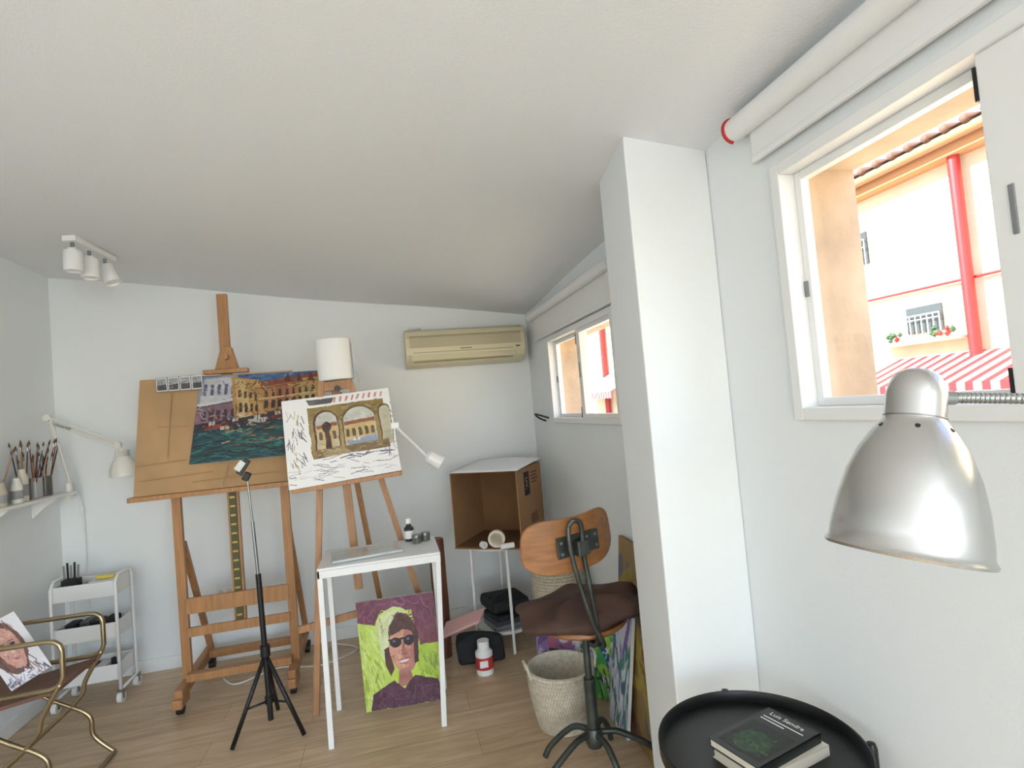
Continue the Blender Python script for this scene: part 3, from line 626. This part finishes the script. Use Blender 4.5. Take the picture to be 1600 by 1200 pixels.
# ------------------------------------------------------------ rope baskets
rope2=M('rope_stitch',(176,158,128),.9)
def basket(name,cx,cy,z0,R0_,R1,h,n):
    g=grp(name,(cx,cy,z0)); prof=[(0,0.0),(R0_*.7,0.0)]
    for i in range(n):
        t=i/n; r=R0_+(R1-R0_)*math.sin(t*1.57); z=h*t; dz=h/n
        prof+=[(r-.002,z+.0),(r+.004,z+dz*.2),(r+.006,z+dz*.5),(r+.004,z+dz*.8)]
    prof+=[(R1-.008,h),(R1-.014,h*.9),(R0_-.01,.012),(0,.012)]
    lathe('coiled_wall',prof,(cx,cy,z0),rope,g,seg=64)
    vs=[];fs=[]
    for i in range(1,n):
        t=i/n; r=R0_+(R1-R0_)*math.sin(t*1.57)+.0055; z=h*t; K=72
        for k in range(K):
            a=2*math.pi*(k+.5*(i%2))/K; d=Vector((math.cos(a),math.sin(a),0)); s=Vector((-d.y,d.x,0)); c0=Vector((cx,cy,z0+z))+d*r; m=len(vs)
            vs+=[c0-s*.0012-Vector((0,0,h/n*.35)),c0+s*.0012-Vector((0,0,h/n*.35)),c0+s*.0042+Vector((0,0,h/n*.35)),c0+s*.0018+Vector((0,0,h/n*.35))]; fs.append((m,m+1,m+2,m+3))
    mk('stitching',vs,fs,rope2,g)
    for s in (-1,1): tube('handle',[(cx+s*(R1-.002),cy-.05,z0+h-.02),(cx+s*(R1+.012),cy-.03,z0+h+.03),(cx+s*(R1+.012),cy+.03,z0+h+.03),(cx+s*(R1-.002),cy+.05,z0+h-.02)],.006,rope,g,sm=True)
basket('rope_basket',.675,2.47,0,.115,.150,.26,15)
basket('rope_basket.001',.865,3.04,0,.125,.148,.55,32)

# ------------------------------------------------------------ stacked canvases on the right wall
def abstract(seed,cols,bg):
    A=Art(70,80,bg,warp=.03,seed=seed); A.strokes(40,cols,-.05,1,0,1,L=.5,t=.05); A.strokes(30,cols+[(40,40,50)],-.05,1,0,1,L=.3,t=.015); return A
pal=[[(140,110,180),(214,206,224),(92,70,120),(170,150,200)],[(50,140,80),(40,70,150),(220,222,234),(140,80,170)],[(150,110,170),(180,90,100),(230,220,226),(60,56,90)],
     [(80,160,90),(30,70,150),(170,200,70),(234,234,240)],[(140,120,110),(80,90,100),(180,170,160),(60,50,60)],[(150,122,70),(80,90,130),(180,160,70),(110,66,44)],[(200,214,230),(120,90,170),(236,234,240),(60,120,110)]]
specs=[((.67,2.90),(.90,2.76),.38,0),((.715,2.82),(.99,2.64),.35,2),((.82,2.74),(1.0,2.59),.44,6),((.85,2.67),(1.0,2.54),.40,1),((.88,2.60),(1.0,2.49),.36,3)]
for k,(l,r_,hgt,pi_) in enumerate(specs):
    g=grp('stacked_canvas' if k==0 else 'stacked_canvas.%03d'%k,(.85,(l[1]+r_[1])/2,0))
    l=Vector((l[0],l[1],.004)); r_=Vector((r_[0],r_[1],.004)); d=(r_-l).normalized(); nn=Vector((-d.y,d.x,0)); up=Vector((0,0,hgt))+nn*.03
    canvas('canvas',[l+up,r_+up,r_,l],.014,abstract(40+k,pal[pi_],pal[pi_][0]),g)
g=grp('stacked_canvas.005',(.93,2.2,0))
canvas('canvas',[(1.015,2.46,.80),(.985,1.96,.80),(.90,1.96,.005),(.93,2.46,.005)],.016,abstract(60,pal[5],(150,124,80)),g,edge=M('canvas_edge',(150,126,90),.8))
g=grp('stacked_canvas.006',(.90,2.3,0))
canvas('canvas',[(.955,2.44,.50),(.950,2.24,.50),(.875,2.24,.005),(.88,2.44,.005)],.014,abstract(66,pal[6],(210,214,226)),g)

# ------------------------------------------------------------ black tray table
tc_=Vector((.772,1.152,0)); g=grp('tray_table',(.772,1.152,0))
lathe('tray',[(0,0),(.220,0),(.226,.004),(.226,.032),(.222,.034),(.219,.03),(.217,.006),(0,.005)],tc_+Vector((0,0,.603)),blackm,g,seg=72)
for k,a in enumerate((3.5,-.35,1.3,4.9)):
    d=Vector((math.cos(a),math.sin(a),0)); q=tc_+d*.238
    cyl('leg_%d'%k,q+Vector((0,0,0)),q+Vector((0,0,.60)),.008,blackm,g,seg=12); lathe('leg_knob',[(0,0),(.011,0),(.012,.008),(.012,.05),(.009,.06),(0,.062)],q+Vector((0,0,.57)),blackm,g,seg=16)
tube('lower_ring',[tc_+Vector((.232*math.cos(a),.232*math.sin(a),.25)) for a in [2*math.pi*i/40 for i in range(40)]],.006,blackm,g,cyc=True)
bk=math.radians(15)
def book(name,c,w,d,h,ang,cover,pages):
    g=grp(name,c); R=Euler((0,0,ang)).to_matrix(); c=Vector(c)
    mk('pages',boxv(c+R@Vector((0,0,h/2)),(w-.006,d-.006,h-.004),R),BF,pages,g)
    mk('cover_top',boxv(c+R@Vector((0,0,h-.001)),(w,d,.002),R),BF,cover,g); mk('cover_bottom',boxv(c+R@Vector((0,0,.001)),(w,d,.002),R),BF,cover,g)
    mk('spine',boxv(c+R@Vector((0,-d/2+.001,h/2)),(w,.002,h),R),BF,cover,g); return g,R
pg=M('book_pages',(232,222,200),.8)
book('lower_book',(.785,1.135,.6090),.215,.135,.024,bk-.04,M('cover_cream',(216,208,192),.5),pg)
g,R=book('paperback_book',(.778,1.142,.6335),.208,.134,.020,bk,M('cover_dark',(24,30,28),.35),pg)
A=Art(70,56,(24,32,28),seed=70,warp=.05); A.ell(.4,.5,.34,.36,(44,84,46),.6); A.strokes(50,[(70,120,60),(30,60,38),(24,34,28)],.1,.7,.15,.85,L=.12,t=.02,a=.5)
cc=Vector((.778,1.142,.6536))
def bp_(x,y): return cc+R@Vector((x,y,0))
A.mesh('cover_picture',[bp_(-.088,.055),bp_(.036,.055),bp_(.036,-.055),bp_(-.088,-.055)],g,off=.0003,rough=.35)
text('author','Luis Sendra',bp_(.085,.004)+Vector((0,0,.0005)),R@Vector((0,-1,0)),R@Vector((1,0,0)),.019,paper,g,ext=.0001)
# two thin, unreadable title lines
for (xx,ya,yb) in ((.066,-.050,.052),(.055,-.010,.052)):
    mk('title_line',boxv(bp_(xx,(ya+yb)/2)+Vector((0,0,.0004)),(.003,yb-ya,.0004),R),BF,paper,g)

# ------------------------------------------------------------ aluminium gooseneck lamp
lb=Vector((.537,.501,1.253)); ax=Vector((.245,.022,.988)).normalized(); q_=.775
g=grp('gooseneck_floor_lamp',(.95,.25,0))
pr=[(.099,.0),(.1005,.003),(.098,.006),(.096,.009),(.0945,.025),(.089,.055),(.080,.085),(.067,.112),(.052,.132),(.043,.142),(.0385,.147),(.038,.149),(.0375,.175),(.035,.185),(.029,.197),(.017,.204),(0,.206)]
lathe('shade',[(a*q_,b) for a,b in pr],lb,alum,g,axis=ax,seg=128)
lathe('shade_inner',[(a*q_,b) for a,b in [(.098,.001),(.093,.02),(.086,.055),(.076,.080),(.06,.105),(.03,.130),(0,.132)]],lb,white,g,axis=ax,seg=64)
tube('neck_seam',[lb+ax*.150+frame(ax)@Vector((.0294*math.cos(a),.0294*math.sin(a),0)) for a in [2*math.pi*i/48 for i in range(48)]],.0009,greym,g,cyc=True)
lathe('bulb',[(0,.03),(.02,.035),(.03,.06),(.024,.09),(.014,.12)],lb,M('bulb_frosted',(240,240,236),.3),g,axis=ax)
for k in range(6):
    a=k*1.047+.2; q=lb+ax*.137+frame(ax)@Vector((.0365*math.cos(a),.0365*math.sin(a),0)); lathe('vent_hole',[(0,-.001),(.0026,-.001),(.0026,.001),(0,.001)],q,black,g,axis=(frame(ax)@Vector((math.cos(a),math.sin(a),0))+ax).normalized(),seg=10)
Rv=Vector((.972,-.2189,-.0856)); n0_=lb+ax*.172+Rv*.026
P=[n0_,n0_+Rv*.05,n0_+Rv*.13+Vector((0,0,-.004)),n0_+Rv*.25+Vector((.0,-.01,-.03)),Vector((.95,.28,1.28)),Vector((.955,.25,1.15)),Vector((.955,.25,1.0))]
path=cat(P,60)
tube('gooseneck',path,.0056,greym,g,seg=12,rf=lambda t:1+.14*math.sin(t*len(path)*1.25))
cyl('neck_nut',n0_-Rv*.006,n0_+Rv*.016,.008,greym,g)
cyl('pole',(.955,.25,.02),(.955,.25,1.02),.011,greym,g); lathe('base_disc',[(0,0),(.075,0),(.075,.014),(.06,.022),(0,.022)],(.955,.25,0),greym,g)

# ------------------------------------------------------------ left: shelf with brushes
g=grp('wall_shelf',(XL,3.4,1.15))
bx('shelf_board',XL,-1.85,3.05,3.83,1.150,1.168,white,g,bevel=.003)
for yy in (3.25,3.65): mk('bracket',[(XL,yy,1.148),(-1.87,yy,1.148),(XL,yy,1.05),(XL,yy+.02,1.148),(-1.87,yy+.02,1.148),(XL,yy+.02,1.05)],[(0,1,2),(5,4,3),(0,3,4,1),(1,4,5,2),(2,5,3,0)],white,g)
bh_=[M('handle_red',(130,62,50),.4),M('handle_black',(40,38,38),.4),beech2,M('handle_cream',(220,205,170),.4),M('handle_teal',(70,90,96),.4),beech2]
brm=M('bristle',(110,80,54),.8); 
def brushes(name,x,y,n,r=.033,h=.11,m=None):
    g=grp(name,(x,y,1.168)); lathe('jar',[(0,0),(r,0),(r,h),(r-.003,h),(r-.003,.006),(0,.006)],(x,y,1.169),m or M('jar_cup',(176,176,174),.25),g,seg=24)
    for k in range(n):
        a=random.uniform(0,6.28); d=Vector((math.cos(a),math.sin(a),0)); b0=Vector((x,y,1.18))+d*r*.3; Lh=random.uniform(.17,.27); dd=(d*random.uniform(.05,.28)+Vector((0,0,1))).normalized()
        if x+ (b0-Vector((x,y,0))).x+dd.x*Lh<XL+.02: dd.x=abs(dd.x)
        e=b0+dd*Lh; cyl('brush_handle',b0,e,.0032,random.choice(bh_),g,seg=8); cyl('ferrule',e,e+dd*.022,.004,greym,g,seg=8); lathe('bristles',[(.004,0),(.0055,.010),(.001,.028)],e+dd*.022,brm,g,axis=dd,seg=8)
for k,(y,n) in enumerate(((3.155,8),(3.27,8),(3.50,8),(3.60,9),(3.69,8))):
    brushes('brush_jar' if k==0 else 'brush_jar.%03d'%k,-1.94,y,n,m=None if k%2 else M('jar_dark',(92,88,84),.3))
for k,(x,y,h,c_) in enumerate(((-1.885,3.345,.11,(226,224,216)),(-1.90,3.42,.15,(214,206,190)),(-1.878,3.21,.10,(190,180,160)),(-1.878,3.09,.16,(200,190,170)))):
    g=grp('medium_bottle' if k==0 else 'medium_bottle.%03d'%k,(x,y,1.168)); m_=M('btl%d'%k,c_,.4)
    lathe('bottle',[(0,0),(.023,0),(.025,.01),(.025,h*.8),(.016,h),(.016,h+.02),(0,h+.02)],(x,y,1.169),m_,g,seg=24); lathe('label',[(.0255,h*.2),(.0255,h*.6)],(x,y,1.169),M('lbl%d'%k,(150,150,150),.5),g,seg=24)
g=grp('swing_arm_lamp',(-1.86,3.79,1.168))
lm=M('lamp_cream',(232,230,222),.4)
lathe('clamp_post',[(0,0),(.02,0),(.02,.05),(.012,.06),(0,.06)],(-1.875,3.79,1.169),lm,g); box('clamp_jaw',(-1.875,3.79,1.155),(.03,.03,.06),lm,g)
for dx in (0,.022): cyl('lower_arm',(-1.87+dx*.6,3.79-dx,1.22+dx*.3),(-1.945+dx,3.76-dx,1.61),.0055,lm,g,seg=10)
for dz in (0,-.03): cyl('upper_arm',(-1.945,3.75,1.62+dz),(-1.575,3.71,1.435+dz),.0055,lm,g,seg=10)
tube('spring',[Vector((-1.925,3.745,1.58)).lerp(Vector((-1.82,3.735,1.535)),i/80)+Vector((0,.007*math.cos(i*.9),.007*math.sin(i*.9))) for i in range(81)],.0018,greym,g,seg=6)
lathe('elbow_joint',[(0,0),(.02,0),(.02,.02),(0,.02)],(-1.945,3.74,1.615),lm,g,axis=(0,1,0)); lathe('head_joint',[(0,0),(.018,0),(.018,.03),(0,.03)],(-1.57,3.695,1.42),lm,g,axis=(0,1,0))
cyl('head_link',(-1.57,3.71,1.42),(-1.54,3.70,1.37),.008,lm,g)
lathe('lamp_shade',[(.074,-.01),(.075,0),(.07,.04),(.055,.075),(.036,.098),(.034,.105),(.034,.14),(.028,.148),(0,.15)],(-1.54,3.70,1.245),lm,g,axis=(-.06,0,1),seg=40)
for k in range(4): tube('shade_vent',[Vector((-1.5425,3.70,1.355+k*.009))+Vector((.0350*math.cos(a),.0350*math.sin(a),0)) for a in [2*math.pi*i/24 for i in range(24)]],.0012,slot,g,cyc=True,seg=6)
g=grp('power_cord',(-1.83,3.88,1.0)); tube('cord',[(-1.86,3.85,1.16),(-1.86,3.89,1.05),(-1.855,3.90,.8),(-1.865,3.90,.6),(-1.85,3.90,.45)],.004,white,g,sm=True); box('inline_switch',(-1.86,3.89,1.04),(.02,.015,.05),white,g,bevel=.004)

# ------------------------------------------------------------ utility cart
g=grp('utility_cart',(-1.69,3.66,0))
cx0,cx1,cy0,cy1=-1.86,-1.565,3.55,3.75
for k,z in enumerate((.585,.355,.125)):
    t_=.005
    multibox('tray_%d'%k,[(cx0,cx1,cy0,cy1,z,z+t_),(cx0,cx0+t_,cy0,cy1,z+t_,z+.085),(cx1-t_,cx1,cy0,cy1,z+t_,z+.085),(cx0+t_,cx1-t_,cy0,cy0+t_,z+t_,z+.085),(cx0+t_,cx1-t_,cy1-t_,cy1,z+t_,z+.085)],white,g,bevel=.002)
for xx in (cx0-.009,cx1+.009):
    tube('frame_loop',[(xx,cy0,.07),(xx,cy0,.66),(xx,cy0+.03,.695),(xx,cy1-.03,.695),(xx,cy1,.66),(xx,cy1,.07),(xx,cy0,.07)],.009,white,g)
    for yy in (cy0,cy1):
        cyl('caster_wheel',(xx-.012,yy,.031),(xx+.012,yy,.031),.031,whitep,g); cyl('caster_hub',(xx-.014,yy,.031),(xx+.014,yy,.031),.012,greym,g); box('caster_fork',(xx,yy,.058),(.032,.03,.025),greym,g)
g=grp('pliers_holder',(-1.80,3.62,.59))
box('holder',(-1.80,3.62,.645),(.08,.06,.10),dark,g,bevel=.006)
for k in range(5): beam('tool',(-1.83+k*.015,3.62,.66),(-1.835+k*.018,3.62,.77+.015*(k%2)),.01,.008,black if k%2 else greym,g)
g=grp('yellow_paint_tube',(-1.64,3.66,.62)); box('tube_body',(-1.65,3.66,.675),(.09,.03,.02),M('yellow_tube',(224,200,80),.4),g,rot=(0,.1,.3),bevel=.006); box('carton',(-1.65,3.66,.628),(.14,.08,.07),whitep,g,bevel=.004)
g=grp('tool_tins',(-1.71,3.66,.36))
for k in range(4): box('tin',(-1.81+k*.062,3.64+.02*(k%2),.405),(.05,.09,.085),[dark,M('tin_grey',(90,92,96),.4,.4),black][k%3],g,bevel=.005)
g=grp('ink_bottle',(-1.60,3.60,.13)); lathe('bottle',[(0,0),(.026,0),(.028,.05),(.02,.065),(.013,.07),(.013,.10),(0,.105)],(-1.605,3.60,.131),dark,g)
g=grp('small_box_set',(-1.76,3.66,.13)); 
for k in range(3): box('small_box',(-1.815+k*.065,3.66,.16),(.055,.12,.055),[whitep,M('tin_grey',(90,92,96),.4),whitep][k],g,bevel=.004)

# ------------------------------------------------------------ folding chair with portrait
g=grp('folding_armchair',(-1.6,2.82,0))
for k,yy in enumerate((2.66,2.99)):
    tube('arm_loop',[(-1.85,yy,.655),(-1.60,yy,.655),(-1.425,yy,.655),(-1.395,yy,.649),(-1.378,yy,.635),(-1.37,yy,.61),(-1.37,yy,.51),(-1.378,yy,.485),(-1.39,yy,.47),(-1.42,yy,.46),(-1.85,yy,.46)],.010,bronze,g)
    tube('back_upright',[(-1.82,yy,.46),(-1.88,yy,.85)],.010,bronze,g)
    tube('cross_leg',[(-1.38,yy,.48),(-1.45,yy,.36),(-1.48,yy,.28),(-1.62,yy,.16),(-1.80,yy,.012)],.010,bronze,g,sm=True); tube('cross_leg_front',[(-1.80,yy,.45),(-1.60,yy,.30),(-1.45,yy,.20),(-1.43,yy,.10),(-1.35,yy,.012)],.010,bronze,g,sm=True)
for (xx,z) in ((-1.35,.012),(-1.80,.012),(-1.88,.83)): tube('cross_rail',[(xx,2.66,z),(xx,2.99,z)],.010,bronze,g)
mk('sling_seat',[(-1.85,2.67,.46),(-1.85,2.98,.46),(-1.62,2.98,.42),(-1.62,2.67,.42),(-1.40,2.98,.455),(-1.40,2.67,.455),(-1.85,2.67,.445),(-1.85,2.98,.445),(-1.62,2.98,.405),(-1.62,2.67,.405),(-1.40,2.98,.44),(-1.40,2.67,.44)],[(0,1,2,3),(3,2,4,5),(9,8,7,6),(11,10,8,9),(0,3,9,6),(3,5,11,9),(1,7,8,2),(2,8,10,4),(5,4,10,11)],leather,g)
bx('sling_back',-1.885,-1.875,2.67,2.98,.62,.83,leather,g)
g=grp('face_study',(-1.6,2.7,.6))
A=Art(150,160,(214,212,218),warp=.03,seed=80); A.ell(.42,.42,.40,.44,(104,68,56)); A.strokes(50,[(80,50,44),(130,84,66),(60,44,50),(150,110,90)],0,.75,.0,.8,L=.16,t=.012,ang=1.4); A.ell(.48,.46,.25,.34,(196,146,132)); A.strokes(90,[(214,170,154),(176,120,110),(140,92,88),(226,200,190),(190,150,150)],.25,.66,.16,.74,L=.05,t=.010,a=.5)
A.ell(.39,.42,.05,.022,(64,46,48)); A.ell(.58,.42,.05,.022,(64,46,48)); A.line((.33,.37),(.44,.36),.008,(90,64,56)); A.line((.53,.36),(.64,.37),.008,(90,64,56)); A.poly([(.41,.63),(.56,.63),(.48,.67)],(150,80,80)); A.poly([(.47,.44),(.50,.44),(.53,.55),(.45,.55)],(216,176,162)); A.strokes(40,[(90,100,130),(226,226,232),(120,92,90),(150,156,180),(70,70,90)],0,.9,.78,1,L=.2,t=.012)
TR_=Vector((-1.605,2.79,.765)); BR2=Vector((-1.45,2.74,.53)); BL2=Vector((-1.56,2.675,.478))
canvas('canvas',[TR_+(BL2-BR2),TR_,BR2,BL2],.014,A,g)

# ------------------------------------------------------------ lights
w=bpy.data.worlds.new('World'); sc.world=w; w.use_nodes=True; nt=w.node_tree; bg=nt.nodes['Background']
sk=nt.nodes.new('ShaderNodeTexSky'); sk.sky_type='NISHITA'; sk.sun_disc=False; sk.sun_elevation=math.radians(50); sk.sun_rotation=math.radians(200)
nt.links.new(sk.outputs[0],bg.inputs[0]); bg.inputs[1].default_value=.85
def light(name,typ,loc,target,**k):
    l=bpy.data.lights.new(name,typ); ob=bpy.data.objects.new(name,l); ob.location=loc; sc.collection.objects.link(ob)
    ob.rotation_euler=(Vector(target)-Vector(loc)).to_track_quat('-Z','Y').to_euler()
    for a,b in k.items(): setattr(l,a,b)
    return ob
light('sun','SUN',(-10,5,9),(2,2,0),energy=26,angle=.01,color=(1,.98,.95))
light('rear_window_fill','AREA',((RW[0]+RW[1])/2,YF-.03,1.32),((RW[0]+RW[1])/2,5,1.7),shape='RECTANGLE',size=RW[1]-RW[0]-.1,size_y=1.9,energy=36,color=(.84,.92,1))  # area lamp added in the unseen rear opening to brighten the room
light('added_side_fill','AREA',(XR+.08,-2.5,1.45),(-3,-2.5,1.45),shape='RECTANGLE',size=2.3,size_y=1.2,energy=108,color=(.86,.93,1))  # fill lamp added out of view to lift the left wall and far end
for nme,W in (('window_portal',W1),('window_portal_far',W2)):
    l=light(nme,'AREA',(XO+.02,(W[0]+W[1])/2,(W[2]+W[3])/2),(XO-1,(W[0]+W[1])/2,(W[2]+W[3])/2),shape='RECTANGLE',size=W[1]-W[0],size_y=W[3]-W[2]); l.data.cycles.is_portal=True

# ------------------------------------------------------------ camera
cam=bpy.data.cameras.new('camera'); co=bpy.data.objects.new('camera',cam); sc.collection.objects.link(co); sc.camera=co
f=860; cam.sensor_fit='HORIZONTAL'; cam.sensor_width=36; cam.lens=f*36/1600; cam.clip_start=.02
yaw,pi_,r=.2249,.0397,.0858
F=Vector((math.sin(yaw)*math.cos(pi_),math.cos(yaw)*math.cos(pi_),math.sin(pi_))); R0=Vector((math.cos(yaw),-math.sin(yaw),0)); U0=R0.cross(F)
Rr=R0*math.cos(r)-U0*math.sin(r); Ur=U0*math.cos(r)+R0*math.sin(r)
co.matrix_world=Matrix.Translation((0,0,1.45))@Matrix((Rr,Ur,-F)).transposed().to_4x4()
for o_ in list(bpy.data.objects):
    if o_.type=='EMPTY' and not o_.children: bpy.data.objects.remove(o_)
